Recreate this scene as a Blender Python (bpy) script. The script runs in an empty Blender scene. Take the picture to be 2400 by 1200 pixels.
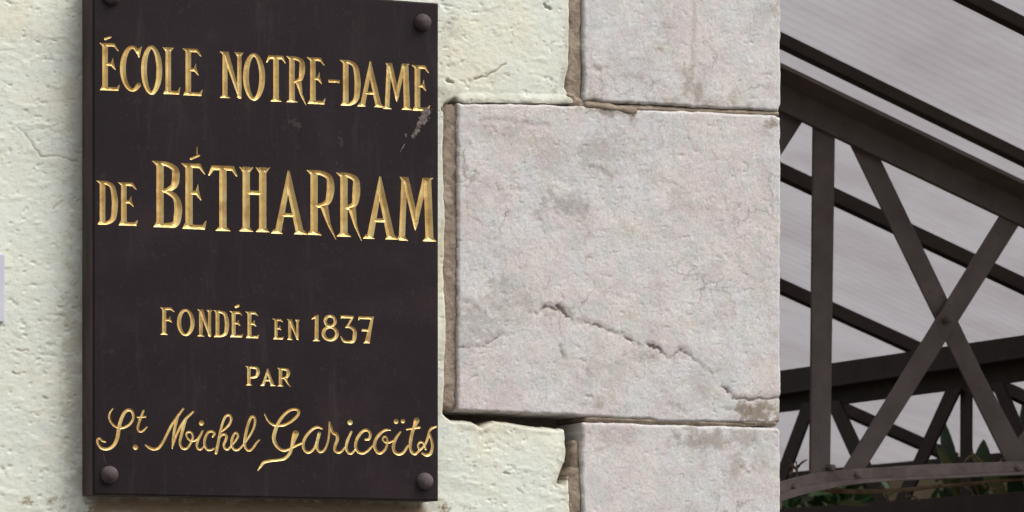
import bpy, bmesh, math, random
import numpy as np
from mathutils import Vector, Matrix
from mathutils.geometry import delaunay_2d_cdt
random.seed(7); RNG = np.random.default_rng(11)
S = bpy.context.scene
COL = S.collection

# ------------------------------------------------------------------ camera, sky, sun, exposure
TH = math.radians(24.2)                         # the wall is seen this far off its normal
FWD = np.array([math.sin(TH), math.cos(TH), 0.0]); RGT = np.array([math.cos(TH), -math.sin(TH), 0.0])
UP = np.array([0, 0, 1.0]); CAM = np.array([-1.721, -4.598, 1.6]); FPX = 9000.0; HOR = 1538.0
cam = bpy.data.cameras.new('camera'); co = bpy.data.objects.new('camera', cam); COL.objects.link(co)
co.location = CAM; co.rotation_euler = (math.pi/2, 0, -TH)
cam.sensor_width = 36; cam.lens = 135; cam.shift_y = (HOR-600)/2400; cam.clip_end = 800; cam.clip_start = .05
cam.dof.use_dof = True; cam.dof.focus_distance = 4.95; cam.dof.aperture_fstop = 26
S.camera = co
SUN = Vector((0.62, -.80, 1.30)).normalized()   # towards the light: high, in front and to the right
wd = bpy.data.worlds.new('World'); S.world = wd; wd.use_nodes = True
wn = wd.node_tree.nodes; wl = wd.node_tree.links
sky = wn.new('ShaderNodeTexSky'); sky.sky_type = 'NISHITA'; sky.sun_disc = False
sky.sun_elevation = math.asin(SUN.z); sky.sun_rotation = math.atan2(SUN.x, SUN.y)
sky.air_density = 1.0; sky.dust_density = 5.0; sky.ozone_density = 1.0
hs = wn.new('ShaderNodeHueSaturation'); hs.inputs['Saturation'].default_value = .22
wl.new(sky.outputs[0], hs.inputs['Color']); wl.new(hs.outputs[0], wn['Background'].inputs[0])
wn['Background'].inputs[1].default_value = 0.14
sl = bpy.data.lights.new('sun', 'SUN'); sl.energy = 1.25; sl.angle = math.radians(48); sl.color = (1, .96, .90)
so = bpy.data.objects.new('sun', sl); COL.objects.link(so); so.location = (2, -4, 8)
so.rotation_euler = SUN.to_track_quat('Z', 'Y').to_euler()
S.view_settings.view_transform = 'Standard'; S.view_settings.look = 'None'
S.view_settings.exposure = 0.27; S.view_settings.gamma = 1.0

# ------------------------------------------------------------------ helpers
def ray(px, py):
    px = np.asarray(px, float); py = np.asarray(py, float)
    return FWD + ((px-1200)/FPX)[..., None]*RGT + ((HOR-py)/FPX)[..., None]*UP
def PY(px, py, y):                               # point of a photographed mark on the upright plane y = const
    d = ray(px, py); t = (y-CAM[1])/d[..., 1]; return CAM + d*t[..., None]
def PX(px, py, x):                               # ... on the upright plane x = const
    d = ray(px, py); t = (x-CAM[0])/d[..., 0]; return CAM + d*t[..., None]
def lin(r, g, b):
    return tuple(((c/255+.055)/1.055)**2.4 if c > 10 else c/255/12.92 for c in (r, g, b)) + (1,)
def tag(o, label=None, cat=None, group=None, kind=None):
    for k, v in (('label', label), ('category', cat), ('group', group), ('kind', kind)):
        if v: o[k] = v
    return o
def empty(name, loc=(0, 0, 0)):
    o = bpy.data.objects.new(name, None); COL.objects.link(o); o.location = loc; o.empty_display_size = .1; return o
def link(name, me, mat=None, parent=None):
    o = bpy.data.objects.new(name, me); COL.objects.link(o)
    if mat: me.materials.append(mat)
    if parent:
        o.parent = parent; o.matrix_parent_inverse = Matrix.Translation(parent.location).inverted()
    return o
def mesh(name, V, F, mat=None, parent=None, smooth=False):
    me = bpy.data.meshes.new(name); me.from_pydata([tuple(map(float, v)) for v in V], [], [tuple(map(int, f)) for f in F]); me.update()
    if smooth: me.shade_smooth()
    return link(name, me, mat, parent)
TAB = RNG.random((256, 256))
def vnoise(x, z):
    xi = np.floor(x).astype(int); zi = np.floor(z).astype(int); fx = x-xi; fz = z-zi
    fx = fx*fx*fx*(fx*(fx*6-15)+10); fz = fz*fz*fz*(fz*(fz*6-15)+10)
    a = TAB[xi & 255, zi & 255]; b = TAB[(xi+1) & 255, zi & 255]; c = TAB[xi & 255, (zi+1) & 255]; d = TAB[(xi+1) & 255, (zi+1) & 255]
    return (a*(1-fx)+b*fx)*(1-fz)+(c*(1-fx)+d*fx)*fz
def fbm(x, z, sc, octv=4, gain=.5, off=0.):
    r = 0; a = 1; n = 0
    for k in range(octv):
        r = r+a*(vnoise(x*sc+off+17.3*k, z*sc+off*1.7+9.1*k)*2-1); n += a; a *= gain; sc *= 2.03
    return r/n
def smooth01(a, b, v):
    t = np.clip((v-a)/(b-a), 0, 1); return t*t*(3-2*t)
def sd_poly(X, Z, P):
    P = np.asarray(P, float); d = np.full(X.shape, 1e9); ins = np.zeros(X.shape, bool); n = len(P)
    for i in range(n):
        a = P[i]; b = P[(i+1) % n]; e = b-a; wx = X-a[0]; wz = Z-a[1]
        t = np.clip((wx*e[0]+wz*e[1])/max(e@e, 1e-12), 0, 1)
        d = np.minimum(d, np.hypot(wx-e[0]*t, wz-e[1]*t))
        if a[1] != b[1]:
            c = (a[1] > Z) != (b[1] > Z)
            ins ^= c & (X < (b[0]-a[0])*(Z-a[1])/(b[1]-a[1])+a[0])
    return np.where(ins, -d, d)
def sd_stroke(X, Z, P, R):
    P = np.asarray(P, float); R = np.broadcast_to(np.asarray(R, float), (len(P),)); d = np.full(X.shape, 1e9)
    if len(P) == 1: return np.hypot(X-P[0][0], Z-P[0][1])-R[0]
    for i in range(len(P)-1):
        a = P[i]; e = P[i+1]-a; wx = X-a[0]; wz = Z-a[1]
        t = np.clip((wx*e[0]+wz*e[1])/max(e@e, 1e-12), 0, 1)
        d = np.minimum(d, np.hypot(wx-e[0]*t, wz-e[1]*t)-(R[i]+(R[i+1]-R[i])*t))
    return d
def catmull(P, n=6):
    P = [np.asarray(p, float) for p in P]; Q = [2*P[0]-P[1]]+P+[2*P[-1]-P[-2]]; out = []
    for i in range(1, len(Q)-2):
        for k in range(n):
            t = k/n
            out.append(.5*(2*Q[i]+(Q[i+1]-Q[i-1])*t+(2*Q[i-1]-5*Q[i]+4*Q[i+1]-Q[i+2])*t*t+(3*Q[i]-Q[i-1]-3*Q[i+1]+Q[i+2])*t**3))
    out.append(P[-1]); return np.array(out)
def march(xs, zs, F):
    """region F<0 on a grid -> 2-D points, faces (counter-clockwise), directed rim segments, and per-point (i,j,t) blend"""
    ins = F < 0; nx, nz = F.shape
    gid = np.full(F.shape, -1); gid[ins] = np.arange(ins.sum()); gi, gj = np.nonzero(ins)
    pts = [np.stack([xs[gi], zs[gj]], 1)]; n = len(gi)
    h = ins[:-1] != ins[1:]; hid = np.full(h.shape, -1); hid[h] = n+np.arange(h.sum()); n += h.sum(); i, j = np.nonzero(h)
    t = F[i, j]/(F[i, j]-F[i+1, j]); pts.append(np.stack([xs[i]+(xs[i+1]-xs[i])*t, zs[j]], 1))
    v = ins[:, :-1] != ins[:, 1:]; vid = np.full(v.shape, -1); vid[v] = n+np.arange(v.sum()); i, j = np.nonzero(v)
    t = F[i, j]/(F[i, j]-F[i, j+1]); pts.append(np.stack([xs[i], zs[j]+(zs[j+1]-zs[j])*t], 1))
    s = ins[:-1, :-1].astype(int)+ins[1:, :-1]+ins[1:, 1:]+ins[:-1, 1:]
    i, j = np.nonzero(s == 4)
    faces = np.stack([gid[i, j], gid[i+1, j], gid[i+1, j+1], gid[i, j+1]], 1).tolist()
    segs = []
    for i, j in zip(*np.nonzero((s > 0) & (s < 4))):
        c = (gid[i, j], gid[i+1, j], gid[i+1, j+1], gid[i, j+1]); e = (hid[i, j], vid[i+1, j], hid[i, j+1], vid[i, j]); poly = []; kinds = []
        for k in range(4):
            if c[k] >= 0: poly.append(c[k]); kinds.append(0)
            if e[k] >= 0: poly.append(e[k]); kinds.append(1)
        if len(poly) > 2: faces.append(poly)
        m = len(poly)
        for k in range(m):
            if kinds[k] and kinds[(k+1) % m]: segs.append((poly[k], poly[(k+1) % m]))
    return np.concatenate(pts), faces, segs, len(gi)
def bil(xs, zs, A, p):
    i = np.clip(np.searchsorted(xs, p[:, 0])-1, 0, len(xs)-2); j = np.clip(np.searchsorted(zs, p[:, 1])-1, 0, len(zs)-2)
    u = (p[:, 0]-xs[i])/(xs[i+1]-xs[i]); w = (p[:, 1]-zs[j])/(zs[j+1]-zs[j])
    return (A[i, j]*(1-u)+A[i+1, j]*u)*(1-w)+(A[i, j+1]*(1-u)+A[i+1, j+1]*u)*w
def box_mesh(name, lo, hi, mat, parent=None, bevel=0.0, M=None):
    bm = bmesh.new(); bmesh.ops.create_cube(bm, size=1)
    for v in bm.verts:
        v.co = Vector([(lo[k]+hi[k])/2+v.co[k]*(hi[k]-lo[k]) for k in range(3)])
    if bevel: bmesh.ops.bevel(bm, geom=bm.edges[:], offset=bevel, segments=2, affect='EDGES', profile=.6)
    if M is not None: bm.transform(M)
    me = bpy.data.meshes.new(name); bm.to_mesh(me); bm.free(); return link(name, me, mat, parent)
def prism(name, ring, depth, mat, parent, bevel=.0008):
    """flat outline (list of 3-D points, one plane) given thickness along the vector depth"""
    bm = bmesh.new(); r = [np.asarray(p, float) for p in ring]
    a = [bm.verts.new(p) for p in r]; b = [bm.verts.new(p+np.asarray(depth)) for p in r]; n = len(r)
    bm.faces.new(a); bm.faces.new(b[::-1])
    for k in range(n): bm.faces.new((a[(k+1) % n], a[k], b[k], b[(k+1) % n]))
    bmesh.ops.recalc_face_normals(bm, faces=bm.faces[:])
    if bevel: bmesh.ops.bevel(bm, geom=[e for e in bm.edges], offset=bevel, segments=1, affect='EDGES')
    me = bpy.data.meshes.new(name); bm.to_mesh(me); bm.free(); return link(name, me, mat, parent)
def tube(P, R, n=6):
    P = [Vector(p) for p in P]; V = []; F = []
    for i, p in enumerate(P):
        d = (P[min(i+1, len(P)-1)]-P[max(i-1, 0)]).normalized(); a = d.orthogonal().normalized(); b = d.cross(a)
        r = R[i] if hasattr(R, '__len__') else R
        for k in range(n):
            th = 2*math.pi*k/n; V.append(p+a*math.cos(th)*r+b*math.sin(th)*r)
    for i in range(len(P)-1):
        for k in range(n): F.append((i*n+k, i*n+(k+1) % n, (i+1)*n+(k+1) % n, (i+1)*n+k))
    F.append(tuple(range(n))[::-1]); F.append(tuple(range((len(P)-1)*n, len(P)*n))); return V, F

# ------------------------------------------------------------------ materials
class Mat:
    def __init__(s, name, rough=.8, spec=.3):
        s.m = bpy.data.materials.new(name); s.m.use_nodes = True; s.t = s.m.node_tree; s.b = s.t.nodes['Principled BSDF']
        s.b.inputs['Roughness'].default_value = rough; s.b.inputs['Specular IOR Level'].default_value = spec
        s.co = s.t.nodes.new('ShaderNodeTexCoord').outputs['Object']
    def n(s, kind, **kw):
        o = s.t.nodes.new(kind)
        for k, v in kw.items(): setattr(o, k, v)
        return o
    def l(s, a, b): s.t.links.new(a, b)
    def noise(s, scale, detail=4, rough=.55, stretch=None, dist=0):
        c = s.co
        if stretch:
            mp = s.n('ShaderNodeMapping'); mp.inputs['Scale'].default_value = stretch; s.l(c, mp.inputs[0]); c = mp.outputs[0]
        t = s.n('ShaderNodeTexNoise'); t.inputs['Scale'].default_value = scale; t.inputs['Detail'].default_value = detail
        t.inputs['Roughness'].default_value = rough; t.inputs['Distortion'].default_value = dist; s.l(c, t.inputs['Vector']); return t.outputs['Fac']
    def ramp(s, fac, stops):
        r = s.n('ShaderNodeValToRGB'); e = r.color_ramp.elements
        while len(e) < len(stops): e.new(.5)
        for k, (p, c) in enumerate(stops): e[k].position = p; e[k].color = c if len(c) == 4 else (*c, 1)
        s.l(fac, r.inputs[0]); return r.outputs[0]
    def mix(s, fac, a, b, mode='MIX'):
        m = s.n('ShaderNodeMix', data_type='RGBA', blend_type=mode)
        for sock, v in ((m.inputs[0], fac), (m.inputs[6], a), (m.inputs[7], b)):
            if hasattr(v, 'is_output'): s.l(v, sock)
            else: sock.default_value = v
        return m.outputs[2]
    def color(s, c):
        if hasattr(c, 'is_output'): s.l(c, s.b.inputs['Base Color'])
        else: s.b.inputs['Base Color'].default_value = c
    def attr(s, name):
        a = s.n('ShaderNodeAttribute'); a.attribute_name = name; return a.outputs['Fac']
    def bump(s, h, dist, strength=1.0):
        b = s.n('ShaderNodeBump'); b.inputs['Distance'].default_value = dist; b.inputs['Strength'].default_value = strength
        s.l(h, b.inputs['Height']); s.l(b.outputs[0], s.b.inputs['Normal'])
def g(v): return (v, v, v, 1)

def mat_stone():
    k = Mat('limestone_quoin', .9, .2)
    c = k.ramp(k.noise(7, 3, .6), [(.30, lin(208, 199, 199)), (.45, lin(212, 206, 203)), (.58, lin(206, 206, 208)), (.72, lin(215, 211, 200))])
    c = k.mix(k.ramp(k.noise(26, 4, .6, dist=.4), [(.45, g(0)), (.66, g(.6))]), c, lin(192, 181, 183))
    c = k.mix(k.ramp(k.noise(40, 5, .65), [(.50, g(0)), (.66, g(.7))]), c, lin(191, 198, 193))
    c = k.mix(k.ramp(k.noise(130, 4, .7, (1, 1, 1.5)), [(.58, g(0)), (.72, g(.5))]), c, lin(160, 150, 138))
    c = k.mix(k.ramp(k.noise(13, 6, .7, (1, 1, 1.4)), [(.54, g(0)), (.72, g(.5))]), c, lin(186, 179, 160))
    c = k.mix(k.ramp(k.noise(75, 5, .75, (1, 1, 2.5)), [(.60, g(0)), (.70, g(.35))]), c, lin(140, 130, 124))
    c = k.mix(k.ramp(k.noise(420, 2, .6), [(.35, g(.32)), (.55, g(0))]), c, lin(146, 134, 128))
    def veins(scale, mask, seed):                # hairline cracks that come and go
        w = k.n('ShaderNodeTexNoise'); w.inputs['Scale'].default_value = scale*2.2; w.inputs['Detail'].default_value = 5; k.l(k.co, w.inputs['Vector'])
        ad = k.n('ShaderNodeMix', data_type='VECTOR', blend_type='MIX') if False else k.n('ShaderNodeVectorMath', operation='MULTIPLY_ADD')
        k.l(w.outputs['Color'], ad.inputs[0]); ad.inputs[1].default_value = (.9/scale,)*3; k.l(k.co, ad.inputs[2])
        v = k.n('ShaderNodeTexVoronoi', feature='DISTANCE_TO_EDGE'); v.inputs['Scale'].default_value = scale; k.l(ad.outputs[0], v.inputs['Vector'])
        ln = k.ramp(v.outputs['Distance'], [(0, g(1)), (.035, g(0))]); mk = k.ramp(k.noise(seed, 4, .6), mask)
        m = k.n('ShaderNodeMath', operation='MULTIPLY'); k.l(ln, m.inputs[0]); k.l(mk, m.inputs[1]); return m.outputs[0]
    c = k.mix(veins(16, [(.50, g(0)), (.64, g(.6))], 8.3), c, lin(128, 114, 104))
    c = k.mix(veins(48, [(.52, g(0)), (.66, g(.45))], 13.7), c, lin(140, 128, 118))
    c = k.mix(k.ramp(k.noise(24, 8, .8, (1, 1, 1.2)), [(.56, g(0)), (.66, g(.45))]), c, lin(178, 168, 152))
    c = k.mix(k.ramp(k.noise(20, 5, .7, (1, 1, .22)), [(.60, g(0)), (.75, g(.35))]), c, lin(172, 160, 146))
    c = k.mix(k.attr('stain'), c, lin(120, 106, 88))
    k.color(c); k.bump(k.noise(330, 6, .75), .0012, .38); return k.m
def mat_plaster():
    k = Mat('lime_render', .92, .15)
    c = k.ramp(k.noise(6, 3, .6), [(.3, lin(222, 221, 206)), (.45, lin(216, 221, 211)), (.58, lin(220, 222, 209)), (.72, lin(224, 220, 198))])
    c = k.mix(k.ramp(k.noise(30, 5, .6, (1, 1, 1.6)), [(.55, g(0)), (.72, g(.5))]), c, lin(200, 196, 180))
    c = k.mix(k.ramp(k.noise(60, 6, .75, (1, 1, 1.5)), [(.60, g(0)), (.70, g(.35))]), c, lin(170, 164, 148))
    c = k.mix(k.ramp(k.noise(160, 4, .7, (1, 1, 2.2)), [(.58, g(0)), (.70, g(.6))]), c, lin(158, 148, 128))
    c = k.mix(k.attr('stain'), c, lin(140, 118, 94))
    k.color(c); k.bump(k.noise(330, 6, .75, (1, 1, 1.5)), .0009, .55); return k.m
def mat_mortar():
    k = Mat('brown_mortar', .95, .1)
    c = k.ramp(k.noise(45, 5, .65), [(.3, lin(124, 110, 98)), (.55, lin(152, 139, 124)), (.75, lin(176, 164, 148))])
    k.color(c); k.bump(k.noise(220, 5, .7), .002, .9); return k.m
def mat_slate():
    k = Mat('dark_polished_slab', .5, .16)
    c = k.ramp(k.noise(9, 5, .6), [(.3, lin(26, 17, 21)), (.55, lin(33, 23, 27)), (.75, lin(43, 32, 35))])
    c = k.mix(k.ramp(k.noise(70, 4, .6), [(.62, g(0)), (.8, g(.25))]), c, lin(76, 64, 64))
    c = k.mix(k.ramp(k.noise(55, 5, .7, (1, 1, .12)), [(.56, g(0)), (.75, g(.13))]), c, lin(92, 80, 80))
    c = k.mix(k.ramp(k.noise(420, 2, .5), [(.66, g(0)), (.74, g(.35))]), c, lin(84, 74, 74))
    k.color(c); rr = k.ramp(k.noise(14, 4, .6), [(.3, g(.45)), (.7, g(.62))]); k.l(rr, k.b.inputs['Roughness'])
    k.bump(k.noise(60, 3), .0004, .3); return k.m
def mat_edge():
    k = Mat('sawn_slab_edge', .85, .2)
    k.color(k.ramp(k.noise(40, 5, .6, (1, 1, .3)), [(.3, lin(62, 51, 49)), (.7, lin(86, 74, 70))])); k.bump(k.noise(150, 4), .0006, .5); return k.m
def mat_gold():
    k = Mat('worn_gilding', .36, .5); k.b.inputs['Metallic'].default_value = .72
    c = k.ramp(k.noise(55, 4, .6), [(.25, (.56, .37, .15, 1)), (.5, (.82, .61, .27, 1)), (.75, (.93, .78, .41, 1))])
    k.color(c); k.bump(k.noise(500, 3), .0004, .5); return k.m
def mat_bolt():
    k = Mat('dull_bolt_metal', .75, .25)
    k.color(k.ramp(k.noise(60, 4), [(.3, lin(66, 56, 57)), (.7, lin(96, 86, 88))])); k.bump(k.noise(200, 3), .0006, .6); return k.m
def mat_chip():
    k = Mat('grey_scuff', .8, .2); k.color(k.ramp(k.noise(300, 3), [(.35, lin(70, 60, 58)), (.65, lin(128, 118, 116))])); return k.m
def mat_steel():
    k = Mat('brown_painted_steel', .55, .35)
    c = k.ramp(k.noise(14, 5, .6), [(.3, lin(96, 87, 85)), (.55, lin(110, 102, 100)), (.75, lin(120, 110, 107))])
    c = k.mix(k.ramp(k.noise(45, 6, .7), [(.58, g(0)), (.72, g(.5))]), c, lin(74, 52, 46))
    k.color(c); k.bump(k.noise(120, 4), .0006, .5); return k.m
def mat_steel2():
    k = Mat('shade_darkened_steel', .6, .25)  # steel colour darkened to stand in for weak light under the roof
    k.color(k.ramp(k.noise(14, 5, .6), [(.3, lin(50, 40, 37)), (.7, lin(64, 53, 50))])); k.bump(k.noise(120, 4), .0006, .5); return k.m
def mat_sheet():
    k = Mat('ribbed_translucent_sheet', .5, .3); nt = k.t
    c = k.ramp(k.noise(3.5, 4, .6), [(.3, lin(170, 164, 168)), (.6, lin(184, 181, 185)), (.78, lin(180, 168, 173))])
    c = k.mix(k.ramp(k.noise(11, 5, .6), [(.56, g(0)), (.75, g(.3))]), c, lin(156, 146, 148)); 
    sp = k.n('ShaderNodeSeparateXYZ'); k.l(k.co, sp.inputs[0]); fr = k.n('ShaderNodeMath', operation='MULTIPLY'); k.l(sp.outputs[1], fr.inputs[0]); fr.inputs[1].default_value = 1/.040
    f2 = k.n('ShaderNodeMath', operation='FRACT'); k.l(fr.outputs[0], f2.inputs[0])   # the sheet's inner webs
    c = k.mix(k.ramp(f2.outputs[0], [(0, g(.30)), (.12, g(0)), (.88, g(0)), (1, g(.30))]), c, lin(158, 154, 158)); k.color(c)
    tr = k.n('ShaderNodeBsdfTranslucent'); k.l(c, tr.inputs[0]); mx = k.n('ShaderNodeMixShader'); mx.inputs[0].default_value = .56
    k.l(k.b.outputs[0], mx.inputs[1]); k.l(tr.outputs[0], mx.inputs[2]); k.l(mx.outputs[0], nt.nodes['Material Output'].inputs[0]); return k.m
def mat_simple(name, stops, scale=20, rough=.8, bump=.0, transl=0):
    k = Mat(name, rough, .25); c = k.ramp(k.noise(scale, 5, .6), [(p, lin(*q)) for p, q in stops]); k.color(c)
    if bump: k.bump(k.noise(scale*6, 4), bump, .7)
    if transl:
        tr = k.n('ShaderNodeBsdfTranslucent'); k.l(c, tr.inputs[0]); mx = k.n('ShaderNodeMixShader'); mx.inputs[0].default_value = transl
        k.l(k.b.outputs[0], mx.inputs[1]); k.l(tr.outputs[0], mx.inputs[2]); k.l(mx.outputs[0], k.t.nodes['Material Output'].inputs[0])
    return k.m
STONE, PLASTER, MORTAR, SLATE, GOLD, BOLT, CHIP, STEEL, SHEET, EDGE = (f() for f in (mat_stone, mat_plaster, mat_mortar, mat_slate, mat_gold, mat_bolt, mat_chip, mat_steel, mat_sheet, mat_edge))
DUSTY = mat_simple('dusty_steel', [(.3, (118, 108, 106)), (.55, (146, 136, 133)), (.75, (162, 150, 144))], 22, .85, .0008); STEEL2 = mat_steel2(); CHIP2 = mat_simple('faint_scuff', [(.3, (46, 36, 38)), (.7, (62, 52, 53))], 200)
GROUND = mat_simple('courtyard_gravel', [(.3, (78, 72, 66)), (.7, (98, 91, 84))], 8, .95, .004)
OCHRE = mat_simple('ochre_wall_render', [(.3, (116, 100, 78)), (.7, (148, 130, 104))], 5, .95, .003)
LEAF = mat_simple('dark_glossy_leaf', [(.3, (30, 46, 28)), (.7, (54, 76, 40))], 9, .45, 0, .2)
LEAF2 = mat_simple('olive_leaf', [(.3, (58, 64, 30)), (.7, (92, 96, 50))], 9, .5, 0, .2)
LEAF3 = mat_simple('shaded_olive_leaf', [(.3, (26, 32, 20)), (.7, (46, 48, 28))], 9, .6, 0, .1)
DRY = mat_simple('dry_stem', [(.3, (92, 74, 58)), (.7, (138, 118, 98))], 40, .9, .0006)
LILAC = mat_simple('pale_lilac_enamel', [(.3, (190, 188, 204)), (.7, (202, 202, 214))], 12, .45)

# ------------------------------------------------------------------ ground
R0 = 300
gr = mesh('ground', [(-R0, -R0, 0), (R0, -R0, 0), (R0, R0, 0), (-R0, R0, 0)], [(0, 1, 2, 3)], GROUND); tag(gr, 'grey gravel courtyard ground', None, None, 'structure')

# ------------------------------------------------------------------ the wall: render, quoin stones, mortar
wall = empty('quoined_wall', (0, .1, 0)); tag(wall, 'pale lime-rendered wall with cracked stone corner quoins carrying the plaque', 'wall')
def wp(px, py): p = PY(px, py, 0.0); return (float(p[0]), float(p[2]))
XC = wp(1829, 600)[0]; ZTOP, ZBOT, XLEFT = 3.5, 0.0, -3.4
mid = [wp(*p) for p in ((1070, 240), (1200, 243), (1366, 247), (1480, 254), (1829, 270), (1829, 640), (1829, 994), (1600, 990), (1362, 978), (1340, 975), (1070, 963))]
top = [wp(*p) for p in ((1366, 238), (1830, 262), (1830, -480), (1362, -500))]
bot = [wp(*p) for p in ((1362, 987), (1600, 996), (1830, 1001), (1830, 1730), (1362, 1730))]
XM, XS = mid[0][0], wp(1364, 600)[0]
def rect(x0, x1, z0, z1): return [(x0, z0), (x1, z0), (x1, z1), (x0, z1)]
zt = top[2][1]; zb = bot[3][1]
other = []; z = zt+.006; k = 0
while z < ZTOP-.02:
    h = min(.40, ZTOP-z); other.append(rect(XM if k % 2 == 0 else XS, XC, z, z+h-.006)); z += h; k += 1
z = zb-.006; k = 0
while z > .03:
    h = min(.41, z-ZBOT); other.append(rect(XM if k % 2 == 0 else XS, XC, z-h+.006, z)); z -= h; k += 1
def add_attr(me, name, vals):
    a = me.attributes.new(name, 'FLOAT', 'POINT'); a.data.foreach_set('value', np.asarray(vals, np.float32))
def relief(name, xs, zs, F, Y, mat, back, stain=None):
    """a block whose front is the relief Y(x,z) inside F<0 and whose rim runs back into the wall"""
    p, f, segs, ng = march(xs, zs, F); y = bil(xs, zs, Y, p); n = len(p)
    V = np.stack([p[:, 0], y, p[:, 1]], 1); rim = sorted({a for s in segs for a in s}); m = {a: n+i for i, a in enumerate(rim)}
    W = V[rim].copy(); W[:, 1] = back; V = np.concatenate([V, W])
    f = f+[(b, a, m[a], m[b]) for a, b in segs]
    me = bpy.data.meshes.new(name); me.from_pydata(V.tolist(), [], f); me.update(); me.shade_smooth()
    st = bil(xs, zs, stain, p) if stain is not None else np.zeros(n)
    add_attr(me, 'stain', np.concatenate([st, st[rim]])); return link(name, me, mat, wall)
def jag(P, amp, n=5):
    P = [np.array(p, float) for p in P]; out = []
    for a, b in zip(P[:-1], P[1:]):
        for k in range(n):
            q = a+(b-a)*k/n
            if k: q = q+RNG.normal(0, amp, 2)
            out.append(q)
    out.append(P[-1]); return out
def pxline(L, amp=.0012): return jag([wp(*p) for p in L], amp)
PXM = .00060                                     # metres of wall to one pixel of the photograph
CR = [  # incised cracks: pixel path, half widths in px, depth in mm
    ([(1240, 733), (1262, 733), (1275, 720), (1310, 726)], [1.5, 2, 5, 4], 5),
    ([(1305, 718), (1325, 738), (1345, 752), (1372, 758), (1402, 766), (1432, 778)], [5, 4, 2, 2, 3, 2], 6),
    ([(1432, 778), (1458, 786), (1480, 800), (1498, 815)], [1.2, 2, 3.5, 1.5], 6),
    ([(1515, 806), (1530, 812), (1548, 822), (1560, 836), (1572, 842), (1580, 832), (1592, 820), (1612, 832), (1640, 856), (1666, 876), (1676, 900)], [3.5, 5, 4, 2, 1.5, 2, 3.5, 2, 1.6, 2, 1], 6),
    ([(1690, 905), (1704, 916), (1718, 930)], [2, 4.5, 2], 7),
    ([(1072, 815), (1100, 816), (1122, 812), (1150, 802), (1165, 792), (1185, 786)], [3, 3, 2, 2.6, 3, 1], 5),
    ([(1090, 708), (1106, 715), (1120, 732)], [1.5, 2.2, 1.2], 4), ([(1310, 812), (1318, 838)], [2.5, 3], 4),
    ([(1366, 402), (1388, 393), (1406, 397), (1424, 414), (1430, 424)], [1.4, 2.6, 1.8, 2, 1.2], 3.5),
    ([(1124, 284), (1180, 282), (1240, 292), (1280, 295)], [1, 1.4, 1, 1], 2), ([(1195, 444), (1228, 443)], [1, 1], 2),
    ([(1560, 950), (1590, 958), (1606, 968)], [1.2, 2, 1], 3), ([(1715, 935), (1750, 938), (1800, 936), (1826, 933)], [3, 4, 3, 4], 5),
    ([(1700, 960), (1730, 962), (1745, 972)], [1.5, 2.5, 1.5], 4)]
STN = [  # stains: centre px, radii px, strength
    (1310, 480, 70, 30, .42), (1395, 365, 60, 50, .30), (1290, 350, 70, 45, .22), (1420, 940, 60, 30, .30), (1770, 968, 62, 34, .85), (1420, 262, 60, 14, .7),
    (1480, 272, 14, 18, .6), (1808, 285, 18, 18, .8), (1515, 830, 60, 16, .3), (1300, 735, 60, 18, .4), (1150, 780, 60, 40, .25), (1440, 880, 70, 40, .2),
    (1130, 240, 60, 8, .3), (1110, 760, 50, 70, .35), (1200, 700, 70, 50, .3), (1180, 300, 80, 30, .25), (1450, 330, 50, 50, .25), (1600, 480, 60, 40, .18), (1650, 900, 60, 40, .25), (1780, 600, 30, 120, .12)]
def px_to_wall(X, Z, L):
    r = np.zeros(X.shape)
    for (cx, cy, rx, ry, s) in L:
        x, z = wp(cx, cy); a = rx*PXM; b = ry*PXM
        d = np.hypot((X-x)/a, (Z-z)/b); r = np.maximum(r, s*(1-smooth01(.30, 1.0, d+fbm(X, Z*1.3, 60, 6, .78, 3.)*1.5)))
    return r
def stone(poly, seed, step, cracks=(), stains=(), chips=()):
    P = np.array(poly); lo = P.min(0)-.006; hi = P.max(0)+.006
    xs = np.arange(lo[0], hi[0]+step, step); zs = np.arange(lo[1], hi[1]+step, step); X, Z = np.meshgrid(xs, zs, indexing='ij')
    d = sd_poly(X, Z, P); d = d+.0017*fbm(X, Z, 60, 4, .6, seed)+.0020*np.maximum(fbm(X, Z, 22, 3, .6, seed+6), 0)+.0006
    for (cx, cy, r) in chips:
        x, z = wp(cx, cy); d = np.maximum(d, r*PXM-np.hypot(X-x, Z-z)+.003*fbm(X, Z, 80, 3, .6, seed+4))
    y = -.0022+.0018*fbm(X, Z, 9, 4, .55, seed)+.0006*fbm(X, Z, 55, 4, .6, seed+2)+.0003*fbm(X, Z, 260, 2, .6, seed+3)
    y += .0009*smooth01(.40, .60, fbm(X, Z*1.7, 110, 4, .65, seed+9))     # small pits
    rim = np.clip(1+d/.0035, 0, 1); y += .0035*rim**2.5
    stn = .9*px_to_wall(X, Z, stains) if stains else np.zeros(X.shape)
    for L, w, dep in cracks:
        C = pxline(L); ww = np.interp(np.linspace(0, 1, len(C)), np.linspace(0, 1, len(w)), w)*PXM
        s = sd_stroke(X, Z, C, ww)+.0006*fbm(X, Z, 240, 2, .6, seed+5)
        s = s+.0005+.0010*smooth01(.0, .5, fbm(X, Z, 70, 3, .6, seed+7)); y += dep*.0008*np.clip(-s/.0018, 0, 1); y += .0007*np.clip(1-np.abs(s)/.005, 0, 1); stn = np.maximum(stn, .5*np.clip(-s/.001+.15, 0, 1)); stn = np.maximum(stn, .22*np.clip(1-s/.006+.6*fbm(X, Z, 90, 3, .6, seed), 0, 1))
    return relief('quoin_stone', xs, zs, d, y, STONE, .10, stn)
stone(mid, 1.3, .0015, CR, STN[:], [(1826, 268, 9), (1826, 985, 10)])
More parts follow.
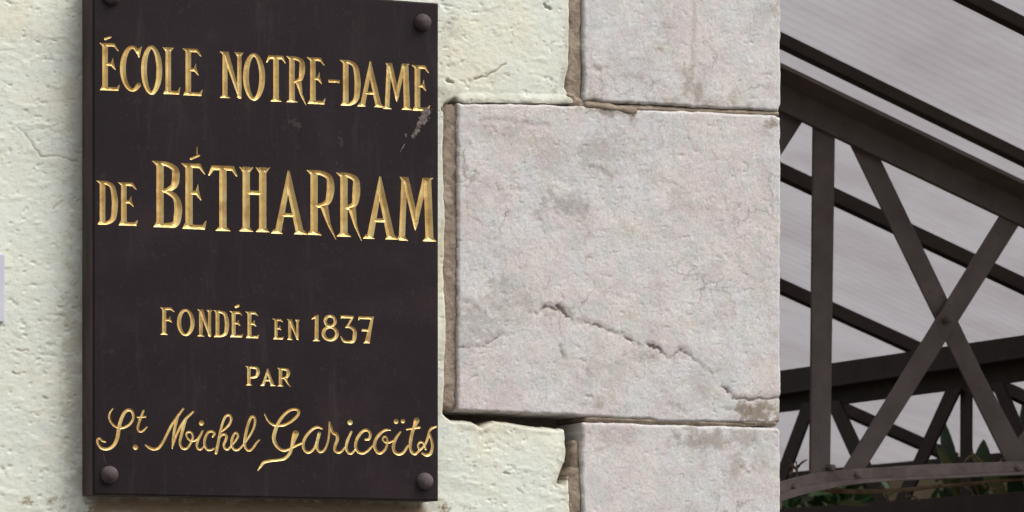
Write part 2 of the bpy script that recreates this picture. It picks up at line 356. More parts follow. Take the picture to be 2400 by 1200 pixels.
stone(top, 5.1, .0016, [([(1390, 160), (1404, 166)], [2, 2], 3), ([(1622, -60), (1623, 60), (1621, 150), (1618, 185), (1630, 250)], [1, 1.2, 1, 2, 1.2], 2.5), ([(1745, 256), (1752, 250)], [3, 2], 4), ([(1395, 165), (1420, 160)], [2, 1], 2)],
      [(1390, 220, 30, 30, .5), (1480, 180, 60, 12, .3), (1612, 200, 18, 46, .5), (1560, 235, 50, 12, .3), (1634, 210, 14, 46, .5), (1660, 240, 40, 16, .45), (1715, 225, 12, 20, .35), (1756, 256, 8, 8, .7), (1560, 60, 30, 70, .2), (1790, 40, 30, 40, .15)], [(1838, 258, 14)])
stone(bot, 8.9, .0016, [([(1395, 1060), (1425, 1052)], [1, 1], 2)], [(1640, 1030, 80, 28, .55), (1740, 1030, 50, 30, .45), (1720, 1085, 26, 40, .35), (1440, 1020, 70, 26, .18), (1790, 1080, 26, 60, .2)], [(1832, 1000, 9)])
for i, r in enumerate(other): stone(r, 20+3.7*i, .006)
def mortar_and_render():
    box_mesh('mortar_bed', (XLEFT, .085, ZBOT), (XC-.012, 4.6, ZTOP), MORTAR, wall)
    # irregular mortar left in the joints
    def smear(px0, py0, px1, py1, base, amp, seed, wid):
        a = np.array(wp(px0, py0)); b = np.array(wp(px1, py1)); lo = np.minimum(a, b)-.03; hi = np.maximum(a, b)+.03
        xs = np.arange(lo[0], hi[0], .0016); zs = np.arange(lo[1], hi[1], .0016); X, Z = np.meshgrid(xs, zs, indexing='ij')
        d = sd_stroke(X, Z, [a, b], wid*PXM)+min(.0045, wid*PXM*.55)*fbm(X, Z, 70, 4, .6, seed)
        y = base+amp*fbm(X, Z, 90, 4, .6, seed+1)+.004*np.clip(1+d/.004, 0, 1)
        d = np.maximum(d, X-(XC-.0025))
        o = relief('joint_mortar', xs, zs, d, y, MORTAR, .09)
    smear(1352, -20, 1350, 225, .004, .002, 31, 20); smear(1058, 262, 1056, 940, .0035, .002, 33, 20); smear(1352, 1112, 1350, 1240, .004, .002, 35, 20); smear(1358, 1040, 1356, 1110, .008, .003, 36, 9)
    smear(1375, 246, 1486, 260, -.0035, .0015, 37, 9); smear(1335, 228, 1362, 244, .000, .004, 39, 12); smear(1478, 262, 1484, 270, -.0035, .0015, 41, 6)
    smear(1752, 968, 1820, 968, -.0022, .0015, 43, 24); smear(1742, 990, 1815, 992, -.0022, .0015, 45, 8); smear(1490, 254, 1826, 267, -.0008, .0012, 47, 7)
    smear(1378, 981, 1745, 995, -.0008, .0012, 49, 7)
    # lime render, one sheet with its edge following the stones
    e_mid, e_s = wp(1047, 600)[0], wp(1342, 600)[0]
    P = [(XLEFT, ZBOT), (XLEFT, ZTOP)]
    edge = []                                     # right edge from the top down
    for r in sorted(other, key=lambda r: -r[0][1]):
        if r[0][1] > zt: xx = (e_mid if abs(r[0][0]-XM) < 1e-6 else e_s); edge += [(xx, r[2][1]+.003), (xx, r[0][1]-.003)]
    edge += [(e_s, zt)]+[wp(*p) for p in ((1340, 20), (1337, 150), (1330, 205), (1345, 233), (1342, 243), (1250, 242), (1160, 243), (1090, 241), (1066, 236), (1046, 248), (1044, 400), (1048, 520), (1045, 640), (1050, 760), (1046, 900), (1044, 968), (1062, 982), (1110, 986), (1130, 997), (1160, 985), (1230, 996), (1300, 1002), (1330, 1003), (1334, 1060), (1330, 1085), (1312, 1130), (1322, 1135), (1340, 1100), (1340, 1300))]
    for r in sorted(other, key=lambda r: -r[0][1]):
        if r[2][1] < zb+.01: xx = (e_mid if abs(r[0][0]-XM) < 1e-6 else e_s); edge += [(xx, r[2][1]+.003), (xx, max(r[0][1]-.003, ZBOT))]
    P = P+edge
    xa = wp(-40, 600)[0]; xb = wp(1352, 600)[0]+.01; za = wp(0, 1380)[1]; zc = wp(1340, -330)[1]
    xs = np.concatenate([np.linspace(XLEFT-.02, xa-.02, 60), np.arange(xa, xb, .0015), [xb+.02, xb+.3]])
    zs = np.concatenate([np.linspace(ZBOT-.02, za-.02, 50), np.arange(za, zc, .0015), np.linspace(zc+.02, ZTOP+.02, 50)])
    X, Z = np.meshgrid(xs, zs, indexing='ij'); d = sd_poly(X, Z, P)+.0022*fbm(X, Z, 50, 4, .6, 60)
    y = .0035*fbm(X, Z, 5, 3, .5, 61)+.0009*fbm(X, Z*1.4, 22, 4, .6, 62)+.0005*fbm(X+.3*Z, Z*1.8, 120, 4, .7, 63)
    rough = smooth01(-.25, .35, fbm(X, Z, 7, 3, .5, 64))
    y += (.0001+.0013*rough**2)*smooth01(.28, .55, fbm(X+.5*Z, Z*2.0, 110, 4, .6, 65))        # trowel drags and pits
    y += .0014*smooth01(.50, .62, fbm(X, Z*1.5, 110, 3, .55, 66))
    y -= .0006*smooth01(.3, .6, fbm(X-.3*Z, Z*2.4, 40, 3, .55, 67))
    st = np.zeros(X.shape)
    for L, w, dep in [([(40, 295), (58, 312), (97, 367), (140, 366), (185, 380)], [1, 1.4, 2, 1.2, 1.4], 2), ([(60, 305), (110, 300), (150, 288)], [1, 1, 1], 1.2), ([(125, 490), (150, 470)], [2, 1], 2), ([(1048, 188), (1062, 195)], [4, 2], 4),
                      ([(1112, 185), (1140, 180), (1185, 150)], [3, 2, 2], 2.5), ([(1040, 256), (1046, 250)], [6, 5], 6), ([(1275, 10), (1290, 22)], [3, 3], 4), ([(1182, 1108), (1196, 1113)], [3, 1.5], 2.2), ([(1212, 1146), (1226, 1156)], [1.5, 1.5], 1.8), ([(30, 872), (46, 880)], [2.5, 1.5], 2.5), ([(100, 930), (112, 935)], [2, 1.2], 2), ([(84, 972), (92, 974)], [2, 1], 2), ([(40, 820), (66, 822)], [2, 2], 1.5)]:
        C = pxline(L, .0008); ww = np.interp(np.linspace(0, 1, len(C)), np.linspace(0, 1, len(w)), w)*PXM
        s = sd_stroke(X, Z, C, ww); y += dep*.001*np.clip(-s/.0012+.2, 0, 1)*(s < .0003); st = np.maximum(st, .5*np.clip(-s/.001+.2, 0, 1))
    la = np.array(wp(1085, 240)); lb = np.array(wp(1335, 243)); ov = sd_stroke(X, Z, [la, lb], 0.0)      # render lapping over the stone's upper edge
    lap = np.clip(1-ov/.012, 0, 1); y += .012*np.clip(1+d/.006, 0, 1)**2*(1-np.clip(lap*3, 0, .85)); y -= .0050*lap**.7*(.75+.5*fbm(X, Z, 60, 3, .6, 71))
    # brown grime with the plaque's shadow painted in round it; a soiled margin beside joints
    st = np.maximum(st, px_to_wall(X, Z, [(1060, 60, 26, 40, .3), (1040, 230, 30, 40, .35), (1340, 220, 40, 40, .5), (1010, 1190, 50, 22, .3), (1310, 1130, 24, 24, .4), (600, 1188, 440, 34, .9), (180, 300, 26, 420, .2), (176, 900, 36, 420, .3), (1012, 1100, 60, 60, .12)]))
    st = np.maximum(st, .30*smooth01(-.016, -.002, d+.01*fbm(X, Z, 40, 3, .6, 70))*smooth01(wp(1000, 600)[0], wp(1030, 600)[0], X))
    ga, gb = np.array(wp(235, 1186)), np.array(wp(985, 1198)); gs = sd_stroke(X, Z, [ga, gb], 0.0)     # grime and the slab's cast shadow, painted together along its foot
    st = np.maximum(st, .9*(1-smooth01(.004, .020, gs+.007*fbm(X, Z, 45, 5, .7, 80))))
    relief('lime_render', xs, zs, d, y, PLASTER, .10, st)
    box_mesh('return_face', (XC-.0119, .101, ZBOT), (XC-.004, 4.55, ZTOP-.01), OCHRE, wall)
mortar_and_render()

# ------------------------------------------------------------------ lettering: strokes in photo pixels on the plaque plane
YF = -.047                                       # front of the slab
def poly(*p): return ('p', [(x, y) for x, y in p])
def strk(P, w, n=6, curve=True):
    Q = catmull(P, n) if curve and len(P) > 2 else np.array(P, float)
    w = np.interp(np.linspace(0, 1, len(Q)), np.linspace(0, 1, len(w)), w) if hasattr(w, '__len__') else np.full(len(Q), w)
    return ('s', Q, np.asarray(w)/2)
def ell(cx, cy, rx, ry, a0, a1, wthick, wthin, n=40, point=0.0):
    a = np.radians(np.linspace(a0, a1, n)); c = np.cos(a); s = np.sin(a)
    x = cx+rx*np.sign(c)*np.abs(c)**(1+point); y = cy+ry*np.sign(s)*np.abs(s)**(1-point*.3)
    w = wthin+(wthick-wthin)*np.abs(c)**1.3
    return ('s', np.stack([x, y], 1), w/2)
def foot(xc, s, H, e=.55, f=.055, top=False, y0=0):
    e *= s; f *= H
    if top: return poly((xc-s/2-e, H), (xc-s/2, H-f*1.6), (xc+s/2, H-f*1.6), (xc+s/2+e, H), (xc+s*.3, H-f*.35), (xc-s*.3, H-f*.35))
    return poly((xc-s/2-e, y0), (xc+s/2+e, y0), (xc+s/2, y0+f*1.2), (xc-s/2, y0+f*1.2))
def glyph(c, W, H, s):
    t = s*.62; L = []; q = s*.95
    def stem(x, y0=0, y1=None): return poly((x-s/2, y0), (x+s/2, y0), (x+s/2, H if y1 is None else y1), (x-s/2, H if y1 is None else y1))
    if c in 'EFLB' or c in 'DRP': L.append(stem(q))
    if c in 'EFDRPB': L.append(poly((q-s/2-.6*s, H), (q+s/2, H), (q+s/2, H-.09*H), (q-s/2, H-.07*H)))
    if c in 'EF':
        L.append(poly((q, H), (W*.74, H), (W*.95, H*.845), (W*.91, H*.835), (W*.70, H-t), (q, H-t)))
        L.append(poly((q, .585*H), (W*.55, .585*H), (W*.66, .70*H), (W*.68, .60*H), (W*.80, .44*H), (W*.76, .44*H), (W*.56, .585*H-t*.9), (q, .585*H-t*.9)))
    if c in 'E': L.append(poly((0, 0), (W*.94, 0), (W, .135*H), (W*.97, .135*H), (W*.84, t), (q+s/2, t), (q+s/2, 1.5*t), (q-s/2, 1.5*t)))
    if c in 'FRP': L.append(foot(q, s, H))
    if c == 'L':
        L += [foot(q, s, H, top=True), poly((0, 0), (W*.94, 0), (W, .16*H), (W*.96, .16*H), (W*.84, t), (q+s/2, t), (q+s/2, 1.5*t), (q-s/2, 1.5*t))]
    if c == 'C':
        L += [ell(W*.54, H/2, W*.44, H/2-t*.5, 52, 312, s*1.05, t*.9, 44, .12), poly((W*.78, H*.93), (W*.98, H*.99), (W*.86, H*.74), (W*.80, H*.76), (W*.72, H*.90))]
    if c == 'O': L.append(ell(W/2, H/2, W/2-s*.5, H/2-t*.5, 0, 360, s*1.05, t*.95, 56, .14))
    if c == 'N':
        L += [poly((q-s*.45, 0), (q+s*.45, 0), (q+s*.45, H), (q-s*.45, H)), poly((W-q-s*.05, .02*H), (W-q+s*.72, .02*H), (W-q+s*.72, H), (W-q-s*.05, H)),
              poly((0, H), (q+s*.6, H), (W-q+s*.7, .0), (W-q+s*.2, .0), (q-s*.4, H*.93)), foot(q, s*.9, H), foot(W-q+s*.3, s*.8, H, top=True)]
    if c == 'T':
        x = W/2; L += [stem(x), foot(x, s, H, .6), poly((W*.12, H), (W*.88, H), (W, H*.845), (W*.95, H*.84), (W*.80, H-t*1.05), (W*.20, H-t*1.05), (W*.05, H*.84), (0, H*.845))]
    if c == 'D':
        L += [poly((0, 0), (q+s/2, 0), (q+s/2, 1.5*t), (q-s/2, 1.2*t)), strk([(q, H-t*.5), (W*.50, H-t*.7), (W*.74, H*.86), (W-s*.55, H*.60), (W-s*.55, H*.40), (W*.78, H*.16), (W*.54, t*.7), (q, t*.5)], [t, t, s*.9, s*1.1, s*1.1, s*.95, t, t])]
    if c in 'RPB':
        w = .46 if c != 'B' else .56
        if c == 'P': w = .42
        Wb = W*(.93 if c == 'R' else 1.0) if c != 'B' else W*.92
        L.append(strk([(q, H-t*.5), (Wb*.52, H-t*.6), (Wb*.80, H*.90), (Wb-s*.5, H*(.5+w/2+.05)), (Wb-s*.55, H*(.5+w/2-.08)), (Wb*.76, H*(w+.06)), (Wb*.50, H*w), (q+s*.3, H*w)], [t, t, s*.8, s*1.05, s*1.05, s*.8, t, t*.8]))
        if c == 'R': L.append(poly((W*.42, H*w+t*.1), (W*.42+s*1.15, H*(w+.03)), (W*.80, .20*H), (W, -.055*H), (W*.985, -.06*H), (W*.72, .14*H)))
        if c == 'B':
            L += [strk([(q+s*.3, H*w), (W*.50, H*.545), (W*.78, H*.46), (W-s*.5, H*.32), (W-s*.55, H*.19), (W*.78, H*.06), (W*.5, t*.5), (q, t*.5)], [t*.8, t, s*.8, s*1.1, s*1.1, s*.9, t, t]), poly((0, 0), (q+s/2, 0), (q+s/2, 1.5*t), (q-s/2, 1.2*t))]
    if c == 'A':
        ax = W*.50; L += [poly((ax-s*.12, H), (ax+s*.12, H), (ax+s*.20, H*.80), (W*.17+s*.50, 0), (W*.17-s*.42, 0)), poly((ax-s*.12, H), (ax+s*.12, H), (W*.86+s*.50, 0), (W*.86-s*.62, 0), (ax-s*.25, H*.72)),
                          foot(W*.15, s*.8, H, .55), foot(W*.86, s*1.05, H, .40), poly((W*.26, .27*H), (W*.76, .27*H), (W*.76, .27*H+t*.85), (W*.28, .27*H+t*.85))]
    if c == 'M':
        m = W*.46; L += [poly((W*.10-s*.42, 0), (W*.10+s*.42, 0), (W*.18+s*.35, H), (W*.18-s*.45, H)), poly((W*.04, H), (W*.18+s*.5, H), (m+s*.45, .30*H), (m, .155*H), (m-s*.2, .22*H), (W*.15, .88*H)),
                         poly((W*.66, H), (W*.80, H), (m+s*.22, .22*H), (m, .155*H), (m-s*.35, .30*H)), poly((W*.84-s*.55, 0), (W*.84+s*.55, 0), (W*.76+s*.62, H), (W*.76-s*.40, H)),
                         foot(W*.10, s*.85, H, .5), foot(W*.84, s*1.05, H, .45), poly((W*.66, H), (W*.94, H), (W*.80, H*.93))]
    if c == 'H':
        a, b = q, W-q; L += [stem(a), stem(b), foot(a, s, H, .5), foot(b, s, H, .5), foot(a, s, H, .5, top=True), foot(b, s, H, .5, top=True), poly((a, .57*H), (b, .57*H), (b, .57*H+t*.95), (a, .57*H+t*.95))]
    if c == '-': L.append(poly((0, 0), (W, 0), (W, H), (0, H)))
    if c == '1': L += [poly((W*.62-s*.5, 0), (W*.62+s*.5, 0), (W*.62+s*.5, H), (W*.62-s*.4, H*.96)), poly((0, H*.80), (W*.5, H*.86), (W*.62+s*.5, H), (W*.45, H*.97)), foot(W*.62, s, H, .5)]
    if c == '8': L += [ell(W/2, H*.76, W*.34-s*.2, H*.24-t*.5, 0, 360, s*.8, t, 40), ell(W/2, H*.29, W*.5-s*.45, H*.29-t*.5, 0, 360, s*.95, t, 44)]
    if c == '3': L += [poly((W*.02, H), (W*.80, H), (W*.84, H-t*.6), (W*.72, H-t*1.1), (W*.08, H-t*1.1), (W*.02, H*.84)), strk([(W*.78, H-t*.6), (W*.56, H*.72), (W*.42, H*.59)], [t*.9, t*.8, t*.8]), strk([(W*.34, H*.57), (W*.62, H*.58), (W*.88, H*.46), (W-s*.4, H*.28), (W*.82, H*.08), (W*.5, t*.4), (W*.2, H*.07), (W*.03, H*.22)], [t*.6, t, s*.9, s*1.05, s*.9, t, t, t*.5])]
    if c == '7': L += [poly((0, H), (W, H), (W*.92, H-t*1.2), (W*.1, H-t*1.1), (0, H*.82)), poly((W*.80, H-t*.5), (W*.97, H-t*.2), (W*.58+s*.5, 0), (W*.50-s*.5, 0)), poly((W*.20, .44*H), (W*.70, .44*H), (W*.70, .44*H+t), (W*.20, .44*H+t)), foot(W*.54, s, H, .4)]
    return L
def place(L, x0, yb, slope):
    out = []
    f = lambda P: np.array([(x0+u, -(yb+slope*u-v)) for u, v in P])
    for a in L: out.append((a[0], f(a[1])) if a[0] == 'p' else ('s', f(a[1]), a[2]))
    return out
def acute(x0, y0, x1, y1, w0, w1): return ('s', np.array([(x0, -y0), (x1, -y1)], float), np.array([w0, w1])/2)
def field(prims, X, Z):
    d = np.full(X.shape, 1e9)
    for a in prims: d = np.minimum(d, sd_poly(X, Z, a[1]) if a[0] == 'p' else sd_stroke(X, Z, a[1], a[2]))
    return d
LINES = []
def line(items, slope, s):
    LINES.append([place(glyph(c, x1-x0, yb-yt, sw or s), x0, yb, slope)+[acute(*a) for a in acc] for (c, x0, x1, yt, yb, sw, *acc) in items])
line([('E', 234, 281, 100, 211, 0, (247, 91, 259, 87, 6, 5)), ('C', 283, 334, 105, 214, 0), ('O', 331, 380, 105, 221, 0), ('L', 382, 423, 110, 220, 0), ('E', 429, 475, 113, 223, 0),
      ('N', 515, 569, 120, 229, 0), ('O', 570, 621, 123, 235, 0), ('T', 624, 670, 129, 237, 0), ('R', 672, 718, 131, 239, 0), ('E', 721, 763, 134, 243, 0), ('-', 770, 796, 186, 193, 0),
      ('D', 798, 845, 140, 247, 0), ('A', 839, 897, 142, 249, 0), ('M', 901, 964, 147, 255, 0), ('E', 966, 1008, 152, 259, 0)], .045, 13)
line([('D', 228, 276, 423, 526, 13), ('E', 278, 323, 427, 528, 13), ('B', 359, 426, 377, 532, 0), ('E', 427, 484, 382, 536, 0, (448, 372, 467, 364, 6, 5), (462, 344, 462, 361, 1.6, 2)), ('T', 488, 557, 387, 540, 0), ('H', 561, 632, 390, 542, 0),
      ('A', 637, 716, 398, 547, 0), ('R', 720, 788, 398, 550, 0), ('R', 790, 848, 404, 554, 0), ('A', 853, 929, 412, 559, 0), ('M', 933, 1021, 414, 563, 0)], .035, 17)
line([('F', 376, 411, 720, 784, 0), ('O', 415, 456, 723, 787, 0), ('N', 462, 497, 725, 788, 0), ('D', 501, 537, 727, 790, 0), ('E', 539, 570, 729, 790, 0, (553, 719, 559, 716, 6, 6)), ('E', 576, 607, 730, 792, 0),
      ('E', 640, 665, 747, 795, 7.5), ('N', 672, 702, 748, 796, 7.5), ('1', 729, 750, 737, 799, 0), ('8', 754, 794, 737, 799, 0), ('3', 798, 835, 739, 803, 0), ('7', 840, 877, 741, 804, 0)], .025, 9.3)
line([('P', 576, 609, 858, 903, 0), ('A', 610, 645, 863, 904, 0), ('R', 650, 682, 862, 905, 0)], .02, 8.0)
def scr(ox, oy, sc, items):
    out = []
    for P, w in items:
        P = [(ox+x/sc, -(oy+y/sc)) for x, y in P]; w = [v/sc*1.06 for v in w]
        out.append(('s', np.array(P), np.array(w)/2) if len(P) == 1 else strk(P, w, 7))
    return out
Z6 = (200, 930, 2400/420); Z7 = (580, 930, 2400/460)
w1 = scr(*Z6, [([(368, 158), (332, 210), (320, 270), (345, 340), (400, 395), (455, 415), (520, 410), (590, 370), (635, 310), (642, 240), (620, 190), (578, 175), (530, 205), (495, 265), (465, 350), (447, 440), (430, 540), (395, 630), (335, 685), (270, 700), (210, 680), (172, 630), (162, 575), (190, 552), (225, 588), (268, 602)],
                [14, 24, 28, 28, 26, 26, 30, 30, 30, 32, 34, 36, 40, 44, 46, 48, 48, 44, 38, 34, 32, 30, 28, 24, 22, 20]),
               ([(780, 185), (735, 300), (705, 400), (715, 450), (750, 465), (790, 440), (828, 402)], [26, 34, 34, 30, 26, 22, 14]), ([(702, 272), (805, 266)], [22, 24]), ([(672, 675)], [66])])
w2 = scr(*Z6, [([(808, 645), (850, 675), (910, 700), (970, 690), (1020, 640), (1080, 530), (1150, 390), (1230, 270), (1312, 160)], [20, 34, 36, 34, 34, 34, 34, 34, 24]),
               ([(1238, 265), (1198, 420), (1178, 560), (1165, 690)], [30, 38, 34, 14]), ([(1172, 660), (1218, 520), (1280, 390), (1350, 290), (1446, 200)], [16, 30, 34, 36, 24]),
               ([(1345, 300), (1310, 420), (1285, 520), (1268, 600), (1285, 670), (1325, 695), (1370, 680), (1412, 620), (1440, 545), (1430, 490), (1390, 468), (1356, 492), (1370, 552), (1420, 590), (1480, 580), (1530, 530), (1572, 455)], [36, 38, 36, 32, 32, 32, 30, 28, 28, 28, 28, 26, 24, 24, 26, 30, 24]),
               ([(1560, 480), (1520, 560), (1495, 640), (1510, 690), (1550, 700), (1600, 650)], [28, 32, 32, 30, 26, 18]), ([(1556, 350)], [64]),
               ([(1708, 532), (1732, 490), (1695, 460), (1640, 482), (1602, 560), (1598, 640), (1628, 700), (1680, 712), (1724, 690)], [26, 30, 30, 32, 34, 34, 32, 28, 20]),
               ([(1752, 750), (1780, 610), (1808, 470), (1840, 345), (1882, 262), (1930, 245), (1955, 295), (1928, 370), (1870, 430), (1828, 462)], [38, 36, 34, 30, 32, 34, 32, 30, 26, 20]),
               ([(1800, 545), (1850, 500), (1892, 522), (1880, 580), (1856, 640), (1872, 690), (1912, 702), (1955, 655), (2010, 592), (2045, 530), (2034, 487), (2000, 490), (1966, 560), (1962, 640), (1990, 700), (2045, 708), (2105, 655), (2190, 540), (2250, 430), (2275, 325), (2258, 266), (2218, 280), (2175, 385), (2145, 520), (2134, 620), (2152, 690), (2200, 718), (2250, 680), (2290, 620), (2332, 575)],
                [20, 30, 34, 34, 32, 30, 28, 24, 26, 28, 28, 30, 34, 34, 32, 28, 24, 26, 28, 30, 32, 34, 38, 38, 34, 32, 30, 28, 26, 18])])
w3 = scr(*Z7, [([(210, 212), (250, 288), (310, 338), (380, 350), (460, 340), (550, 290), (615, 225), (626, 172), (582, 150), (510, 170), (430, 240), (372, 330), (338, 420), (322, 500), (345, 580), (400, 640), (460, 655), (530, 630), (610, 590), (690, 555)], [14, 22, 28, 30, 30, 32, 34, 32, 30, 30, 34, 40, 44, 44, 40, 32, 30, 26, 26, 22]),
               ([(590, 450), (560, 540), (540, 630), (510, 700), (460, 750), (390, 770), (290, 780), (205, 800), (165, 850), (130, 895)], [74, 50, 36, 36, 34, 30, 30, 34, 26, 12]),
               ([(912, 388), (850, 370), (780, 410), (712, 490), (682, 570), (695, 645), (742, 680), (790, 660), (832, 600), (872, 450)], [18, 28, 32, 34, 34, 32, 30, 28, 28, 28]),
               ([(880, 445), (852, 560), (858, 640), (892, 672), (940, 650), (978, 570), (1000, 450), (1003, 310)], [34, 34, 30, 28, 26, 24, 24, 24]),
               ([(1006, 330), (1042, 430), (1090, 462), (1100, 520), (1072, 600), (1068, 650), (1104, 680), (1150, 668), (1196, 612)], [30, 34, 40, 38, 34, 32, 28, 26, 20]),
               ([(1272, 425), (1226, 530), (1208, 620), (1232, 680), (1276, 690), (1325, 635)], [24, 34, 34, 30, 26, 20]), ([(1255, 312)], [62]),
               ([(1445, 522), (1490, 512), (1502, 450), (1460, 405), (1400, 430), (1342, 510), (1322, 600), (1350, 668), (1410, 690), (1470, 662), (1535, 595)], [26, 30, 30, 32, 34, 36, 34, 32, 28, 26, 20]),
               ([(1750, 408), (1690, 405), (1620, 452), (1566, 530), (1556, 610), (1590, 678), (1640, 682), (1690, 632), (1712, 555), (1706, 502), (1680, 482), (1656, 512), (1672, 546), (1722, 560), (1790, 535)], [16, 28, 34, 36, 36, 34, 32, 30, 26, 24, 22, 22, 22, 24, 22]),
               ([(1872, 428), (1820, 500), (1787, 590), (1798, 670), (1850, 700), (1908, 680), (1965, 595)], [20, 34, 38, 36, 34, 30, 24]), ([(1818, 300)], [58]), ([(1902, 296)], [50]),
               ([(2068, 290), (2046, 350), (2012, 450), (1992, 570), (2002, 660), (2050, 698), (2105, 655)], [66, 42, 38, 36, 34, 30, 26]), ([(1948, 398), (2105, 372)], [20, 28]),
               ([(2100, 660), (2168, 590), (2206, 500), (2222, 430), (2255, 385), (2312, 362)], [24, 28, 30, 30, 30, 18]), ([(2222, 440), (2252, 530), (2262, 610), (2240, 690), (2190, 712), (2140, 690)], [30, 30, 32, 38, 38, 26]),
               ([(2180, 640), (2160, 575), (2118, 552), (2086, 590), (2102, 645)], [22, 24, 24, 24, 22])])
LINES.append([w1, w2, w3])

# ------------------------------------------------------------------ the plaque
def fp(P): p = PY(P[:, 0], -P[:, 1], YF); return p
xl, xr = PY(218, 600, YF)[0], PY(1028, 600, YF)[0]; zt_, zb_ = PY(1022, 7, YF)[2], PY(1026, 1174, YF)[2]
plaque = empty('stone_plaque', (float((xl+xr)/2), -.02, float(zb_))); tag(plaque, 'dark stone plaque with gold engraved lettering bolted to the pale wall', 'plaque')
def build_plaque():
    MPX = .00054; letters = []; loops_all = []; verts2 = []; faces2 = []
    bev = .0022
    for li, words in enumerate(LINES):
        anchor = np.concatenate([a[1] for w in words for a in w]); mid_ = fp(anchor.mean(0)[None])[0]
        ln = None
        for wi, pr in enumerate(words):
            A = np.concatenate([a[1] for a in pr]); lo = A.min(0)-12; hi = A.max(0)+12; st = .9 if li < 4 else .7
            xs = np.arange(lo[0], hi[0], st)+.0137; zs = np.arange(lo[1], hi[1], st)+.0071; X, Z = np.meshgrid(xs, zs, indexing='ij')
            F = field(pr, X, Z)+.25*fbm(X, Z, .12, 2, .5, 5.)
            for other_ in words[:wi]:
                B = np.concatenate([a[1] for a in other_])
                if B[:, 0].max() > lo[0]-6: F = np.maximum(F, .6-field(other_, X, Z))
            F[np.abs(F) < 1e-3] = 1e-3
            p, f, segs, ng = march(xs, zs, F); dep = np.maximum(-bil(xs, zs, F, p), 0)*MPX*.85; dep[ng:] = 0
            W = fp(p); W[:, 1] += dep
            nm = ('letter' if li < 4 else 'script_word')
            letters.append(mesh(nm, W, f, GOLD, plaque))
            nxt = {a: b for a, b in segs}; seen = set(); base = len(verts2)
            for a in list(nxt):
                if a in seen: continue
                lp = []; c = a
                while c not in seen and c in nxt: seen.add(c); lp.append(c); c = nxt[c]
                if len(lp) > 2: loops_all.append(p[lp])
    # slab face with the letters cut through it
    sx = lambda P: np.stack([P[:, 0], P[:, 2]], 1)
    L3 = [sx(fp(l)) for l in loops_all]
    rc = np.array([(xl+bev, zb_+bev), (xr-bev, zb_+bev), (xr-bev, zt_-bev), (xl+bev, zt_-bev)])
    V = [Vector(map(float, q*10)) for q in rc]; Fc = [[0, 1, 2, 3]]; E = []
    for l in L3:
        n = len(V); m = len(l); V += [Vector(map(float, q*10)) for q in l]; a = .5*np.sum(l[:, 0]*np.roll(l[:, 1], -1)-np.roll(l[:, 0], -1)*l[:, 1])
        idx = list(range(n, n+m)); Fc.append(idx if a > 0 else idx[::-1])
    vo, eo, fo, ov, oe, of = delaunay_2d_cdt(V, E, Fc, 0, 1e-7)
    tri = [t for t, o in zip(fo, of) if len([q for q in o if q > 0]) % 2 == 0 and 0 in o]
    Vs = [(v.x/10, YF, v.y/10) for v in vo]; n = len(Vs)
    c0 = [(xl+bev, zb_+bev), (xr-bev, zb_+bev), (xr-bev, zt_-bev), (xl+bev, zt_-bev)]; c1 = [(xl, zb_), (xr, zb_), (xr, zt_), (xl, zt_)]
    Vs += [(x, YF, z) for x, z in c0]+[(x+s*bev*.0, YF+bev, z) for (x, z), s in zip(c1, (1, -1, -1, 1))]+[(x, -.004, z) for x, z in c1]
    Fs = [tuple(t) for t in tri]
    for k in range(4):
        b = (k+1) % 4; Fs += [(n+k, n+4+k, n+4+b, n+b)[::-1] if False else (n+b, n+k, n+4+k, n+4+b), (n+4+b, n+4+k, n+8+k, n+8+b)]
    Fs.append((n+11, n+10, n+9, n+8)); slab = mesh('slab', Vs, Fs, SLATE, plaque); slab.data.materials.append(EDGE)
    for q in slab.data.polygons[len(tri):]: q.material_index = 0 if abs(q.normal.y) > .3 else 1
    for o in letters: o.parent = slab; o.matrix_parent_inverse = Matrix()
    # a plain core just behind the deepest cut keeps the slab solid
    # bolts
    def bolt(px, py, r):
        c = PY(px, py, YF); prof = [(0, -.0125), (.35, -.0120), (.65, -.0098), (.88, -.0062), (1, -.002), (1.0, .002)]; n = 20; V = []; F = []
        for q, y in prof:
            for k in range(n): a = 2*math.pi*k/n; V.append((c[0]+q*r*math.cos(a)*(1+.02*math.sin(3*a)), YF+y, c[2]+q*r*math.sin(a)))
        for i in range(1, len(prof)-1):
            for k in range(n): F.append((i*n+k, i*n+(k+1) % n, (i+1)*n+(k+1) % n, (i+1)*n+k))
        F += [tuple([n+(k % n) for k in range(n)][::-1])]
        b = mesh('bolt', V, F, BOLT, plaque, True)
    for px, py in ((262, -9), (990, 53), (256, 1113), (995, 1128)): bolt(px, py, .0112)
    # pale scuffs on the face
    for prim, seed in (([('s', np.array([(1000, -262), (988, -284), (980, -300), (970, -318), (966, -326)], float), np.array([10, 9, 6, 4, 2.]))], 3.), ([('s', np.array([(951, -316), (952, -320)], float), np.array([3, 2.]))], 4.), ([('s', np.array([(948, -338), (938, -356)], float), np.array([1.6, 1.]))], 5.),
                       ([('s', np.array([(685, -285), (697, -295)], float), np.array([9., 7]))], 6.), ([('s', np.array([(242, -1062), (247, -1085)], float), np.array([1., 2.]))], 7.), ([('s', np.array([(798, -325), (806, -345)], float), np.array([5., 3]))], 8.)):
        A = prim[0][1]; xs = np.arange(A[:, 0].min()-16, A[:, 0].max()+16, 1.1); zs = np.arange(A[:, 1].min()-16, A[:, 1].max()+16, 1.1); X, Z = np.meshgrid(xs, zs, indexing='ij')
        F = field(prim, X, Z)+(9 if prim[0][2][0] > 4 else 1.5)*fbm(X, Z, .16, 3, .6, seed)+.5
        if not (F < 0).any(): continue
        mt = CHIP2 if seed > 5.5 else CHIP
